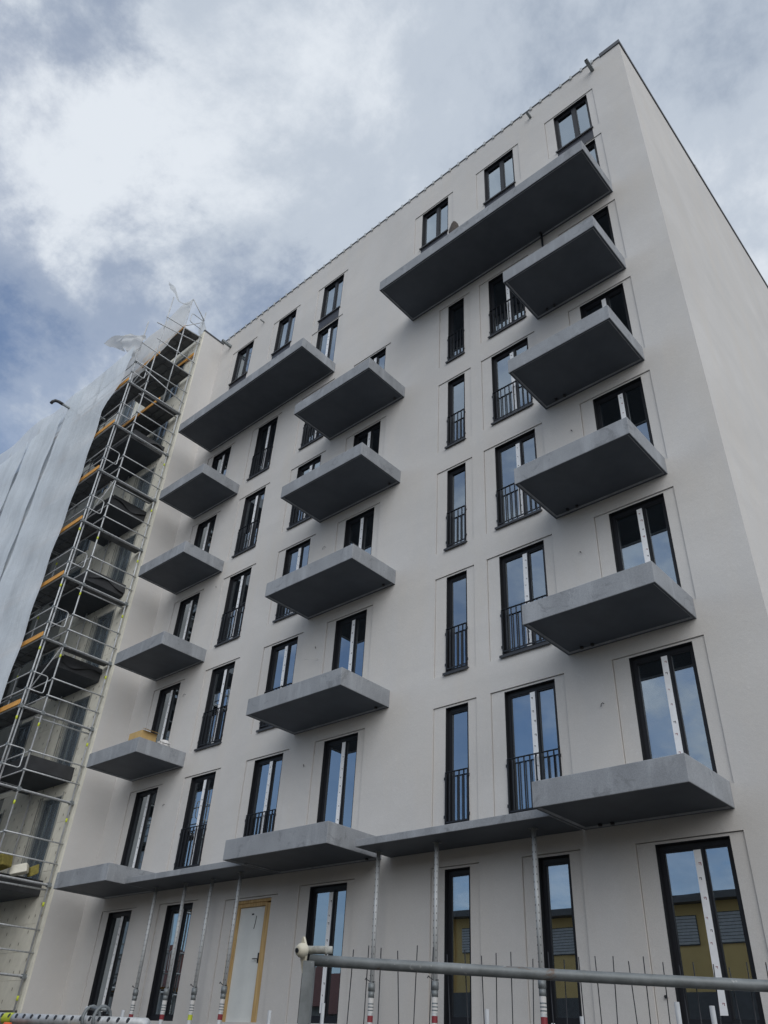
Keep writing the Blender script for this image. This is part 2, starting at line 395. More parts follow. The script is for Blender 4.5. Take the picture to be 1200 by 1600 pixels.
lw = MB(); lw.quad((XW-0.3,0.3,0),(XW-0.3,17,0),(XW-0.3,17,ROOF),(XW-0.3,0.3,ROOF)); build(lw, 'party_wall', INT, BLD)
build(bx(XW+0.004, 0.004, ROOF-0.45, -0.004, 16.99, ROOF-0.2), 'roof_slab', INT, BLD)
# parapet top
pt = MB(); pt.box(XW, 0.015, ROOF-0.2, -0.015, 0.32, ROOF-0.016); build(pt, 'parapet', PLASTER, BLD)
pt = MB(); pt.box(-0.32, 0.33, ROOF-0.2, -0.015, 16.9, ROOF-0.016); build(pt, 'parapet', PLASTER, BLD)
for k in range(0, 8):
    build(bx(XW+0.01, 0.235, T(k)-0.30, -0.31, 16.9, T(k)-0.06), 'floor_slab', INT, BLD)
for x in (-17.95, -15.0, -12.6, -10.2, -7.4, -5.2, -3.1):
    build(bx(x-0.08, 0.24, 0, x+0.08, 6.0, ROOF-0.5), 'partition_wall', INT, BLD)
build(bx(XW+0.02, 6.02, 0, -0.31, 6.2, ROOF-0.5), 'partition_wall', INT, BLD)

# ---- windows
MESH = {}
def mark_shapes(mb, x, z, y, s, mi):       # the small printed corner mark on the film
    mb.box(x-s, y, z+s*0.55, x+s, y+0.0006, z+s, mi); mb.box(x+s*0.5, y, z-s, x+s, y+0.0006, z+s*0.55, mi); mb.box(x-s*0.8, y, z-s*0.3, x-s*0.2, y+0.0006, z+s*0.1, mi)
def window(c, k, xl, xr, zb, zt, kd):
    w, h = xr-xl, zt-zb
    yf, fw_ = WY-0.035, 0.07
    mb = MB()
    mb.box(xl, yf, zb, xl+fw_, yf+0.08, zt); mb.box(xr-fw_, yf, zb, xr, yf+0.08, zt)
    mb.box(xl+fw_, yf, zt-0.085, xr-fw_, yf+0.08, zt); mb.box(xl+fw_, yf, zb, xr-fw_, yf+0.08, zb+0.09)
    two = kd not in ('slim', 'single')
    gx = []
    if two:
        xm = xl+w*0.555; hw = 0.055
        mb.box(xm-hw, yf-0.006, zb+0.09, xm+hw, yf+0.075, zt-0.085)
        gx = [(xl+fw_, xm-hw), (xm+hw, xr-fw_)]
    else: gx = [(xl+fw_, xr-fw_)]
    # slim sash frames just inside
    for a, b in gx:
        mb.box(a, yf+0.012, zb+0.09, a+0.022, yf+0.07, zt-0.085); mb.box(b-0.022, yf+0.012, zb+0.09, b, yf+0.07, zt-0.085)
        mb.box(a+0.022, yf+0.012, zt-0.11, b-0.022, yf+0.07, zt-0.085); mb.box(a+0.022, yf+0.012, zb+0.09, b-0.022, yf+0.07, zb+0.12)
    wo_ = build(mb, 'window', FRAME, BLD)
    for a, b in gx:
        build(bx(a+0.010, WY, zb+0.10, b-0.010, WY+0.02, zt-0.095), 'pane', GLASS, wo_).rotation_euler = (random.uniform(-.005,.005), 0, random.uniform(-.006,.006))
    jb = MB(); t = 0.012
    jb.box(xl+0.0015, NY-0.002, zb, xl+t, yf-0.001, zt-0.0015); jb.box(xr-t, NY-0.002, zb, xr-0.0015, yf-0.001, zt-0.0015); jb.box(xl+t+0.001, NY-0.002, zt-t, xr-t-0.001, yf-0.001, zt-0.0015)
    build(jb, 'jamb_lining', JAMB, wo_)
    if k >= 1 and kd in ('french', 'slim', 'window'):
        s = MB(); s.box(xl-0.035, -0.045, zb-0.038, xr+0.035, yf, zb-0.004); s.box(xl-0.035, -0.049, zb-0.058, xr+0.035, -0.0455, zb-0.004)
        build(s, 'sill', SILL, wo_)
    if two and kd != 'window':
        xm = xl+w*0.555; s = MB(); x0, x1 = xm-0.085, xm+0.018; y1 = yf-0.0075
        ztop = zt-0.09-random.uniform(0, .05); zbt = zb+(0.10 if k else 0.16)+(random.uniform(.1,.5) if random.random() < .18 and k > 1 else 0)
        dx = random.uniform(-0.012, 0.012)
        i = len(s.v); s.v += [(x0,y1,zbt),(x1,y1,zbt),(x1+dx,y1,ztop),(x0+dx,y1,ztop)]; s.f.append((i,i+1,i+2,i+3)); s.m.append(0)
        i = len(s.v); s.v += [(x0,y1+0.0012,zbt),(x1,y1+0.0012,zbt),(x1+dx,y1+0.0012,ztop),(x0+dx,y1+0.0012,ztop)]; s.f.append((i,i+1,i+2,i+3)); s.m.append(0)
        z = zbt+0.12; q = 0
        while z < ztop-0.1:
            mark_shapes(s, (x0+x1)/2+dx*(z-zbt)/h+random.uniform(-.018,.018), z, y1-0.0012, random.uniform(0.013, 0.021), 1 if (c == 'G' and q % 3 != 1) else 2); z += 0.19+random.uniform(-.06,.10); q += 1
        build(s, 'protective_strip', [TAPE, INK, INK2], wo_)
    return wo_
for a in wins: window(*a)
# dark strip between the sixth-floor doors and the windows above
for c, xl, xr in top7:
    build(bx(xl+0.002, -0.004, T(6)+HD+0.15, xr-0.002, 0.03, Z0+17.56), 'spandrel_panel', PANEL, BLD)

# ---- french-window railings
def railing(xl, xr, zb):
    zt = zb+1.0; y = 0.012
    mb = MB(); mb.box(xl+0.012, y-0.02, zt-0.03, xr-0.012, y+0.02, zt-0.018); mb.box(xl+0.012, y-0.008, zb+0.075, xr-0.012, y+0.008, zb+0.10)
    for x in (xl+0.012, xr-0.024): mb.box(x, y-0.02, zb+0.03, x+0.012, y+0.02, zt-0.031)
    for x in (xl-0.012, xr-0.012):
        for z in (zb+0.16, zt-0.16): mb.box(x, y-0.016, z, x+0.024, y+0.024, z+0.05)
    r = build(mb, 'railing', RAIL, BLD)
    n = max(3, round((xr-xl)/0.118)-1)
    for i in range(n):
        x = xl+(xr-xl)*(i+1)/(n+1)
        if 'bar' not in MESH:
            MESH['bar'] = build(MB().box(x-0.007, y-0.014, zb+0.101, x+0.007, y+0.014, zt-0.0305), 'bar', RAIL, r)
        else: dup(MESH['bar'], r, (x, y, zb+0.101))
for c, k, xl, xr, zb, zt, kd in wins:
    if kd in ('french', 'slim'): railing(xl, xr, zb)

# ---- balconies
def slab(name, x0, x1, yf, zt, th, parent=BLD, mat=CONC, yb=0.0, groove=True):
    me = bpy.data.meshes.new(name); bm = bmesh.new()
    ox, oy, oz = (x0+x1)/2, yb, zt-th
    vs_ = [bm.verts.new(v) for v in ((x0-ox,yf-oy,0),(x1-ox,yf-oy,0),(x1-ox,0.001,0),(x0-ox,0.001,0),(x0-ox,yf-oy,th),(x1-ox,yf-oy,th),(x1-ox,0.001,th),(x0-ox,0.001,th))]
    for q in ((0,3,2,1),(4,5,6,7),(0,1,5,4),(1,2,6,5),(2,3,7,6),(3,0,4,7)): bm.faces.new([vs_[i] for i in q])
    bm.normal_update()
    if groove:
        bot = [f for f in bm.faces if f.normal.z < -0.9][0]
        # drip groove on the three free sides
        bmesh.ops.inset_region(bm, faces=[bot], thickness=0.042, use_even_offset=True)
        bmesh.ops.inset_region(bm, faces=[bot], thickness=0.026, depth=-0.024, use_even_offset=True)
    es = [e for e in bm.edges if len(e.link_faces) == 2 and e.calc_face_angle(0) > 1.0 and max(v.co.z for v in e.verts) > 0.02 or (len(e.link_faces) == 2 and e.calc_face_angle(0) > 1.4 and all(abs(v.co.z) < 1e-6 for v in e.verts) and not all(abs(v.co.y-0.001) < 1e-4 for v in e.verts))]
    bmesh.ops.bevel(bm, geom=es, offset=0.009, segments=2, affect='EDGES', profile=0.5)
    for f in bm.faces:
        if f.normal.z < -0.9 and (f.calc_center_median().z < 0.001 or f.calc_area() > 0.3): f.material_index = 1  # downward faces get the concrete colour darkened for shade
    bm.to_mesh(me); bm.free(); me.materials.append(mat); me.materials.append(UNDERSHADE)
    o = bpy.data.objects.new(name, me); return link(o, parent, (ox, oy, oz))
TH = 0.375
def drain(x, y, z, parent):
    mb = MB(); mb.path([(x,y,z-0.012),(x,y,z+0.02)], 0.032, 10); build(mb, 'drain_hole', BLACKP, parent)
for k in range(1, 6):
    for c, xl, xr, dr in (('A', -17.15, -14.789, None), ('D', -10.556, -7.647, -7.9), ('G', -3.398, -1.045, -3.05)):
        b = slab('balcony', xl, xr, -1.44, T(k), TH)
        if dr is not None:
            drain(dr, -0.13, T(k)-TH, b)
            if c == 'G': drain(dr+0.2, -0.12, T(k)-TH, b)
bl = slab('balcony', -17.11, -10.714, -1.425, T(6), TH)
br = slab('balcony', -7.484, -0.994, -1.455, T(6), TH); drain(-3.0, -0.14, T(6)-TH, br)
# thin entrance canopies joining the first-floor balconies
CZ = Z0-0.245; CT = 0.125
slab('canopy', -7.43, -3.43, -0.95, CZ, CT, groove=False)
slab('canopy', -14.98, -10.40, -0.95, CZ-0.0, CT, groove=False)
# rain pipe under the long balcony
build(MB().path([(-3.0,-0.10,T(6)-TH),(-3.0,-0.10,T(6)-TH-0.5),(-3.0,-0.06,T(6)-TH-0.62),(-3.0,-0.06,T(5)+0.02)], 0.03, 8), 'rain_pipe', RAIL, BLD, True)

# ---- temporary site door
d = build(bx(DOORX[0]+0.13, 0.13, T(0), DOORX[1]-0.25, 0.17, DOORT-0.13), 'site_door', WHITE_DOOR, BLD)
fm = MB(); fm.box(DOORX[0]+0.002, 0.07, T(0), DOORX[0]+0.06, 0.21, DOORT-0.002, 1); fm.box(DOORX[0]+0.06, 0.09, T(0), DOORX[0]+0.125, 0.20, DOORT-0.06)
fm.box(DOORX[1]-0.245, 0.09, T(0), DOORX[1]-0.19, 0.20, DOORT-0.12); fm.box(DOORX[1]-0.185, 0.05, T(0), DOORX[1]-0.002, 0.20, DOORT-0.09)
fm.box(DOORX[0]+0.061, 0.06, DOORT-0.055, DOORX[1]-0.003, 0.20, DOORT-0.002); fm.box(DOORX[0]+0.126, 0.085, DOORT-0.125, DOORX[1]-0.187, 0.2, DOORT-0.058)
build(fm, 'door_frame', [WOOD, FOAM], d)
hx = DOORX[1]-0.31
hb = MB(); hb.box(hx-0.02, 0.122, T(0)+1.0, hx+0.02, 0.129, T(0)+1.18); hb.path([(hx,0.128,T(0)+1.07),(hx,0.075,T(0)+1.07),(hx-0.11,0.07,T(0)+1.07)], 0.010, 6); build(hb, 'door_handle', BLACKP, d)
sc_ = MB(); sc_.path([(-11.20,0.128,T(0)+1.86),(-11.215,0.127,T(0)+1.72),(-11.24,0.127,T(0)+1.62)], 0.007, 5); sc_.box(-11.36, 0.127, T(0)+1.88, -11.29, 0.1295, T(0)+1.91); build(sc_, 'scuff_mark', BLACKP, d)

# ---- roof edge: strip, brackets, corner coping, spouts
build(bx(XW+0.02, -0.020, ROOF-0.012, -0.62, 0.33, ROOF+0.040), 'roof_edge_strip', COPING, BLD)
x = -0.85
while x > XW+0.15:
    if 'brk' not in MESH:
        mb = MB(); mb.box(x-0.034, -0.045, ROOF-0.085, x+0.034, -0.0205, ROOF+0.075); mb.box(x-0.034, -0.0205, ROOF+0.0405, x+0.034, 0.26, ROOF+0.06); MESH['brk'] = build(mb, 'bracket', PROPM, BLD)
        bl0 = WORLD[MESH['brk'].name].copy()
    else: dup(MESH['brk'], BLD, (x, bl0.y, bl0.z+random.uniform(-.008,.008)))
    x -= 0.35
cp = MB(); cp.box(-0.60, -0.035, ROOF-0.07, 0.035, 0.36, ROOF+0.10); build(cp, 'coping', COPING, BLD)
for y0 in [0.362+2.5*i for i in range(7)]:
    build(bx(-0.36, y0, ROOF-0.05, 0.032, min(y0+2.494, 17.05), ROOF+0.095), 'coping', COPING, BLD)
build(bx(0.033, 5.0, ROOF-0.06, 0.045, 5.35, ROOF+0.14), 'coping_joint', GALV, BLD)
def spout(x, z, l, s, mat=GALV2):
    mb = MB(); t = 0.008
    for dx0, dz0, dx1, dz1 in ((-s,-s,s,-s+t),(-s,s-t,s,s),(-s,-s+t,-s+t,s-t),(s-t,-s+t,s,s-t)): mb.box(x+dx0, -l, z+dz0, x+dx1, 0.05, z+dz1)
    build(mb, 'overflow_spout', mat, BLD)
spout(-0.88, Z0+20.36, 0.38, 0.05); spout(-3.0, Z0+20.34, 0.20, 0.035); spout(-15.33, Z0+20.09, 0.20, 0.02); spout(-17.4, Z0+20.13, 0.46, 0.05)
# cable stubs and fixing holes beside the doors
def cable(x, z, s=1.0, f=1):
    build(MB().path([(x,0.01,z),(x+0.01*f,-0.05*s,z+0.01),(x+0.05*f*s,-0.07*s,z-0.02*s),(x+0.07*f*s,-0.06*s,z-0.09*s)], 0.006, 5), 'cable_stub', BLACKP, BLD, True)
for x, z in ((-2.82,T(1)+1.55),(-2.95,T(2)+1.62),(-2.85,T(3)+1.65),(-10.15,T(2)+1.7),(-10.1,T(1)+1.8),(-10.2,T(3)+1.65),(-14.95,T(3)+2.1),(-15.4,T(2)+1.75),(-15.3,T(1)+1.7)): cable(x, z, random.uniform(.45,.8), random.choice((-1,1)))
build(MB().path([(-2.43,-0.004,T(0)+0.36),(-2.43,0.01,T(0)+0.36)], 0.022, 6), 'fixing_hole', BLACKP, BLD)
build(MB().path([(-10.0,0.01,T(2)+1.35),(-10.1,-0.10,T(2)+1.36),(-10.25,-0.22,T(2)+1.33)], 0.006, 5), 'cable_stub', PAPER, BLD, True)

# ------------------------------------------------------------------ scaffolded neighbouring section
YB = -0.94
SEC = empty('building_section', (-28.0, YB, 0.0))
tag(SEC, 'unfinished building section with cream insulation boards behind the scaffold', 'building')
rw = MB(); rw.quad((XW,YB,0),(XW,-0.0,0),(XW,-0.0,ROOF-0.1),(XW,YB,ROOF-0.1)); build(rw, 'return_wall', PLASTER, SEC)
build(bx(XW-0.13, YB-0.045, 0, XW+0.0, YB-0.0005, ROOF-0.12), 'corner_strip', EPS, SEC)
lwins = []
for k in range(0, 8):
    for xl in (-20.05, -23.6, -26.6, -30.2, -33.4, -37.0):
        if k == 0 and xl == -20.05: continue
        lwins.append((xl, xl+1.02, T(k)+(0 if k < 7 else 0.0), T(k)+HD))
holes2 = [(a, b, c, d_) for a, b, c, d_ in lwins]
build(wall_grid(-46.0, XW-0.13, 0.0, ROOF-0.12, YB, [], holes2, 0.0, 0.25), 'core_wall', BASECOAT, SEC)
sl = MB(); sl.quad((-46,YB,0),(-46,14,0),(-46,14,ROOF-0.12),(-46,YB,ROOF-0.12)); sl.quad((-46,YB,ROOF-0.12),(XW,YB,ROOF-0.12),(XW,14,ROOF-0.12),(-46,14,ROOF-0.12)); build(sl, 'roof', INT, SEC)
build(bx(-46, YB+1.5, 0, XW-0.3, YB+1.7, ROOF-0.2), 'partition_wall', INT, SEC)
build(bx(XW-0.06, YB-0.05, ROOF-0.10, XW+0.03, 0.02, ROOF-0.04), 'coping', COPING, SEC)
# insulation boards, proud of the core wall, split round the openings
def sub(r, h):
    a0, a1, b0, b1 = r; c0, c1, d0, d1 = h
    if a1 <= c0 or a0 >= c1 or b1 <= d0 or b0 >= d1: return [r]
    out = []
    if a0 < c0: out.append((a0, c0, b0, b1))
    if a1 > c1: out.append((c1, a1, b0, b1))
    m0, m1 = max(a0, c0), min(a1, c1)
    if b0 < d0: out.append((m0, m1, b0, d0))
    if b1 > d1: out.append((m0, m1, d1, b1))
    return out
bcache = {}
zb, row = 2.35, 0
while zb < ROOF-0.2:
    x1 = XW-0.135-(0.0 if row % 2 == 0 else 0.55)
    edges_ = ([XW-0.135] if row % 2 else [])+[x1-1.15*i for i in range(5)]
    for i in range(len(edges_)-1):
        rects = [(edges_[i+1]+0.003, edges_[i]-0.003, zb+0.003, min(zb+0.62, ROOF-0.15)-0.003)]
        for h in lwins:
            hh = (h[0], h[1], h[2], h[3]); nr = []
            for r in rects: nr += sub(r, hh)
            rects = nr
        for a0, a1, b0, b1 in rects:
            if a1-a0 < 0.05 or b1-b0 < 0.05: continue
            pr = random.uniform(0.030, 0.040); key = (round(a1-a0, 2), round(b1-b0, 2), row % 2)
            if key not in bcache:
                mb = MB(); mb.box(a0, YB-pr, b0, a1, YB-0.002, b1)
                if a1-a0 > 0.4 and b1-b0 > 0.3:
                    for fx, fz in ((0.2,0.3),(0.5,0.72),(0.82,0.28)):
                        px_, pz_ = a0+(a1-a0)*fx, b0+(b1-b0)*fz
                        i0 = len(mb.v); n = 8
                        for q in range(n): mb.v.append((px_+0.016*math.cos(2*math.pi*q/n), YB-pr-0.002, pz_+(0.035 if math.sin(2*math.pi*q/n) > 0 else 0.05)*math.sin(2*math.pi*q/n)))
                        mb.f.append(tuple(range(i0, i0+n))); mb.m.append(1)
                bcache[key] = build(mb, 'insulation_board', [EPS, DOWEL], SEC)
            else: dup(bcache[key], SEC, ((a0+a1)/2, YB-0.002-pr/2, b0))
    zb += 0.62; row += 1
for xl, xr, z0_, z1_ in lwins:
    if xl < -24.5: continue
    mb = MB(); y = YB+0.06
    mb.box(xl, y, z0_, xl+0.07, y+0.07, z1_); mb.box(xr-0.07, y, z0_, xr, y+0.07, z1_); mb.box(xl+0.07, y, z1_-0.08, xr-0.07, y+0.07, z1_); mb.box(xl+0.07, y, z0_, xr-0.07, y+0.07, z0_+0.08); mb.box((xl+xr)/2-0.05, y-0.004, z0_+0.08, (xl+xr)/2+0.05, y+0.07, z1_-0.08)
    wv = build(mb, 'window', FRAME, SEC)
    for a, b in ((xl+0.07, (xl+xr)/2-0.05), ((xl+xr)/2+0.05, xr-0.07)): build(bx(a, y+0.03, z0_+0.08, b, y+0.045, z1_-0.08), 'pane', GLASS, wv)
    fl = MB(); nx, nz = 10, 14
    for i in range(nx+1):
        for j in range(nz+1):
            fx, fz = i/nx, j/nz
            fl.v.append((xl-0.04+(xr-xl+0.08)*fx, YB-0.048-0.012*math.sin(fx*17+fz*5+xl*3+z0_)*min(1, 4*fx*(1-fx)+.2)-0.008*math.sin(fz*9+fx*25), z0_+0.02+(z1_-z0_)*fz))
    for i in range(nx):
        for j in range(nz):
            a = i*(nz+1)+j; fl.f.append((a, a+nz+1, a+nz+2, a+1)); fl.m.append(0)
    build(fl, 'plastic_film', FILM, wv, True)
    # vertical battens beside the opening
    for x in (xl-0.22, xl-0.10, xr+0.08): build(bx(x, YB-0.062, z0_-0.02, x+0.035, YB-0.041, z1_+0.1), 'guide_batten', mk_b if False else WOOD if random.random() < .0 else BASECOAT, wv)
for k in range(1, 7):
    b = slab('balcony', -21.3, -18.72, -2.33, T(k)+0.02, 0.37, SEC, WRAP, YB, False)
    # loose dark membrane draped over the slab edge
    mb = MB(); nx, nz = 14, 5
    x_, z_ = -18.705, T(k)+0.03
    for i in range(nx+1):
        for j in range(nz+1):
            fy = i/nx; fz = j/nz; y = -2.28+1.30*fy
            mb.v.append((x_+0.012+0.05*(fz**1.5)*(0.5+0.5*math.sin(fy*11+k)), y, z_+0.03-fz*(0.22+0.10*math.sin(fy*6+k*2.1))))
    for i in range(nx):
        for j in range(nz):
            a = i*(nz+1)+j; mb.f.append((a, a+nz+1, a+nz+2, a+1)); mb.m.append(0)
    if k >= 3: build(mb, 'membrane', WRAP, b, True)

# ------------------------------------------------------------------ scaffold
SC = empty('scaffold', (-24.0, -2.9, 0.0))
tag(SC, 'tall steel tube scaffold with orange toe boards at the left', 'scaffold')
R = 0.0242
XS = [-18.2-2.57*i for i in range(6)]
YO, YI, YN = -3.22, -2.58, -1.06
lifts = [Z0+z for z in (-4.20, -2.16, -0.14, 1.90, 3.95, 5.98, 8.02, 10.05, 12.09, 14.12, 16.15)]
TOPZ = lifts[-1]
def pipe(a, b, name='tube', r=R, n=8, mat=GALV): return build(MB().tube(a, b, r, n), name, mat, SC, True)
def band(p, z):
    build(MB().tube((p[0],p[1],z-0.05),(p[0],p[1],z+0.05), R+0.004, 8), 'lime_band', LIME, SC, True)
for i, x in enumerate(XS):
    to = TOPZ+2.0 if i else Z0+18.12
    pipe((x,YO,0.02), (x,YO,to), 'standard'); pipe((x,YI,0.02), (x,YI, Z0+21.4 if i == 0 else Z0+18.3), 'standard')
    for y in (YO, YI):
        build(bx(x-0.07, y-0.07, 0.006, x+0.07, y+0.07, 0.02), 'base_plate', GALV, SC)
        for z in lifts[1:]:
            if i < 2 and z < Z0+12: band((x, y), z-0.33)
    if i < 2:
        pipe((x,YN,0.02), (x,YN,Z0+21.85 if i == 0 else Z0+18), 'standard')
        build(bx(x-0.07, YN-0.07, 0.006, x+0.07, YN+0.07, 0.02), 'base_plate', GALV, SC)
        for z in lifts[1:-1]:
            if i == 0: band((x, YN), z-0.45)
pipe((-18.285,-3.10,0.02), (-18.285,-3.10,Z0+16.9), 'standard'); pipe((-20.85,-3.10,0.02), (-20.85,-3.10,Z0+16.9), 'standard')
pipe((-18.26,YO+0.02,Z0+16.2), (-18.30,YO+0.02,Z0+19.45), 'standard')
pipe((-18.2,-1.78,Z0+16.2), (-18.2,-1.78,Z0+22.0), 'standard')
pipe((-20.77,-1.78,Z0+16.2), (-20.77,-1.78,Z0+21.0), 'standard')
def plank(x0, x1, y0, y1, z, name='deck_plank'):
    mb = MB(); mb.box(x0, y0, z-0.012, x1, y1, z); mb.box(x0, y0, z-0.055, x1, y0+0.006, z-0.0125); mb.box(x0, y1-0.006, z-0.055, x1, y1, z-0.0125)
    xx = x0+0.25
    while xx < x1-0.1: mb.box(xx, y0+0.007, z-0.035, xx+0.03, y1-0.007, z-0.0125); xx += 0.6
    return mb
pk = {}
def put_plank(x0, x1, y0, y1, z):
    key = (round(x1-x0,2), round(y1-y0,2))
    if key in pk: dup(pk[key], SC, ((x0+x1)/2, (y0+y1)/2, z-0.055))
    else: pk[key] = build(plank(x0, x1, y0, y1, z), 'deck_plank', DECK, SC)
for li, z in enumerate(lifts):
    top = z == TOPZ
    for i in range(len(XS)-1):
        xr, xl = XS[i], XS[i+1]
        for y0, y1 in ((-3.19, -2.90), (-2.895, -2.61)): put_plank(xl+0.03, xr-0.03, y0, y1, z+0.075)
        for hh in (0.5, 1.0):
            if i < 4: pipe((xl,YO,z+hh), (xr,YO,z+hh), 'guard_rail', 0.019, 7)
            if i < 2: pipe((xl,YI,z+hh), (xr,YI,z+hh), 'guard_rail', 0.019, 7)
        if i < 3: build(bx(xl+0.02, YO-0.062, z+0.03, xr-0.02, YO-0.030, z+0.18), 'toe_board', TOE, SC)
    for i, x in enumerate(XS):
        if i: pipe((x,YO,z), (x,YI,z), 'transom')
    for y in (YO, YI):
        for i in range(3): pipe((XS[i+1],y,z+0.03), (XS[i],y,z+0.03), 'ledger', 0.021, 7)
    for i in range(2):
        for y in (YO, YI):
            for hh in (0.03, 0.5, 1.0): build(MB().box(XS[i]-0.036, y-0.04, z+hh-0.032, XS[i]+0.036, y+0.04, z+hh+0.032), 'coupler', GALV2, SC)
    if li % 2 == 0 and z > 3: pipe((XS[0]-0.12,-2.7,z-0.12), (XS[0]-0.12,YB+0.02,z-0.10), 'wall_tie', 0.022)
    if li % 3 == 1: pipe((XS[1],YI-0.03,z+0.05), (XS[0],YI-0.03,z+2.0), 'brace', 0.02)
    # end face: long transom to the wall, guard rails and the rounded end frame
    mb = MB(); x = XS[0]; mb.tube((x+0.03,YO-0.05,z), (x+0.03,YN+0.10,z), R, 8)
    mb.box(x-0.035, YO, z-0.028, x-0.005, YN+0.06, z+0.028); build(mb, 'transom', GALV, SC)
    if z < Z0+15:
        for hh in (0.5, 1.0): pipe((x+0.045,YI-0.06,z+hh), (x+0.045,YN+0.08,z+hh), 'guard_rail', 0.020, 7)
    ya, yb_ = YO+0.05, YI-0.16; z0_, z1_ = z+0.5, z+1.0; r_ = 0.07; pts = [(x+0.02,YO,z1_)]
    for cy, cz, t0 in ((yb_-r_, z1_-r_, 90), (yb_-r_, z0_+r_, 0)):
        for q in range(5):
            t = rad(t0-22.5*q); pts.append((x+0.02, cy+r_*math.cos(t), cz+r_*math.sin(t)))
    pts.append((x+0.02,YO,z0_)); build(MB().path(pts, 0.017, 7), 'end_frame', GALV, SC, True)
    for y in (YO, YI, YN):            # couplers
        build(MB().box(x-0.045, y-0.05, z-0.05, x+0.055, y+0.05, z+0.05), 'coupler', GALV2, SC) if y != YO or True else None
for z in (lifts[5], lifts[6], lifts[7], lifts[8]):
    put_plank(XS[0]-0.34, XS[0]-0.04, YI+0.05, YN+0.05, z+0.06) if False else build(MB().box(XS[0]-0.36, YI+0.04, z+0.01, XS[0]-0.05, YN+0.03, z+0.06), 'deck_plank', DECK, SC)
for z, y0 in ((Z0+16.15, -1.92), (Z0+18.15, -2.45), (Z0+20.27, -1.76)):
    y = y0; n = round((YN-y0)/0.32)
    for q in range(n):
        put_plank(XS[1]-0.4, XS[0]+0.02, y0+q*(YN-y0)/n+0.004, y0+(q+1)*(YN-y0)/n-0.004, z+0.06)
    build(bx(XS[1]-0.4, y0-0.035, z+0.03, XS[0]+0.02, y0-0.005, z+0.18), 'toe_board', TOE, SC)
build(bx(XS[1]-0.4, YN-0.01, Z0+19.35, XS[0]-0.1, YN+0.02, Z0+19.52), 'toe_board', TOE, SC)
for a, b in (((-2.93,19.53),(-0.86,20.0)), ((-2.74,18.80),(-0.45,18.89)), ((-2.81,17.03),(-0.62,16.6)), ((-3.26,18.13),(-0.86,18.16)), ((-2.65,20.12),(-1.0,20.32)), ((-3.26,17.17),(-0.83,17.25)), ((-2.6,16.15),(-0.95,16.15))):
    pipe((-18.13,a[0],Z0+a[1]), (-18.13,b[0],Z0+b[1]), 'loose_tube', 0.022)
pipe((-18.15,-1.78,Z0+22.0), (-18.15,-1.06,Z0+21.3), 'brace', 0.022); pipe((-18.15,-1.76,Z0+20.4), (-18.15,-1.08,Z0+21.2), 'brace', 0.02)
pts = [(-18.15,-1.1,Z0+20.75)]
for p in ((-1.60,20.75),(-1.66,20.80),(-1.66,21.2),(-1.60,21.25),(-1.1,21.25)): pts.append((-18.15,p[0],Z0+p[1]))
build(MB().path(pts, 0.017, 7), 'end_frame', GALV, SC, True)

# ------------------------------------------------------------------ netting
def sheet(name, xr, xl, ztop, zbot, y, mat, amp, seed, label, group=None, lean=0.0, edge=None, nx=90, nz=60):
    rnd = random.Random(seed); ph = [rnd.uniform(0, 6.28) for _ in range(10)]; fq = [rnd.uniform(1.5, 3), rnd.uniform(4, 6), rnd.uniform(9, 13)]
    mb = MB()
    for i in range(nx+1):
        for j in range(nz+1):
            u, v = i/nx, j/nz
            zt_ = ztop(u) if callable(ztop) else ztop
            z = zt_+(zbot-zt_)*v
            x0_ = edge(z) if edge else xr
            x = x0_+(xl-x0_)*u
            f = (math.sin(x*fq[0]+ph[0]+0.25*z*math.sin(ph[3])+0.5*math.sin(z*.4+ph[5]))*0.75+math.sin(x*fq[1]+ph[1]+0.3*z+math.sin(z*.3+ph[8]))*0.2*(0.5+0.5*math.sin(z*.25+ph[9]))+math.sin(x*fq[2]+ph[2]+0.9*math.sin(z*0.5+ph[6]))*0.05*(0.5+0.5*math.sin(z*0.37+x*.7+ph[8])))
            g = min(1.0, 0.25+1.6*v)
            yy = y+amp*f*g+0.10*math.sin(z*0.55+ph[4])*amp+lean*(1-v)+0.02*math.sin(z*3.1+x*2+ph[7])
            mb.v.append((x, yy, z))
    for i in range(nx):
        for j in range(nz):
            a = i*(nz+1)+j; mb.f.append((a, a+nz+1, a+nz+2, a+1)); mb.m.append(0)
    o = build(mb, name, mat, None, True); tag(o, label, 'netting', group)
    return o
def ed(z):
    r = z-Z0
    if r > 15.2: return -19.13+0.85*min(1, (r-15.2)/1.0)**1.5
    return -19.12-0.012*(15.3-r)-0.06*math.sin(r*0.9)
sheet('scaffold_netting', -19.1, -22.75, lambda u: Z0+17.95+0.25*u-0.25*math.sin(u*3.1), 2.0, -3.42, NET_F, 0.03, 1, 'bright white netting sheet nearest the open scaffold bay', edge=ed)
sheet('scaffold_netting', -22.95, -25.6, Z0+17.25, 2.0, -3.46, NET_F, 0.03, 2, 'second white netting strip from the open scaffold bay')
sheet('scaffold_netting', -25.9, -29.0, Z0+17.3, 2.0, -3.46, NET_F, 0.03, 3, 'third white netting strip from the open scaffold bay')
sheet('scaffold_netting', -29.3, -46.0, Z0+17.4, 2.0, -3.46, NET_F, 0.035, 4, 'white netting at the far left edge of the photo', nx=240)
sheet('scaffold_netting', -21.9, -46.0, lambda u: Z0+18.1+0.45*min(1, u*6)+0.08*math.sin(u*40), 2.0, -3.32, NET_B, 0.04, 5, 'thin greyish backing net running behind the white strips', nx=240)

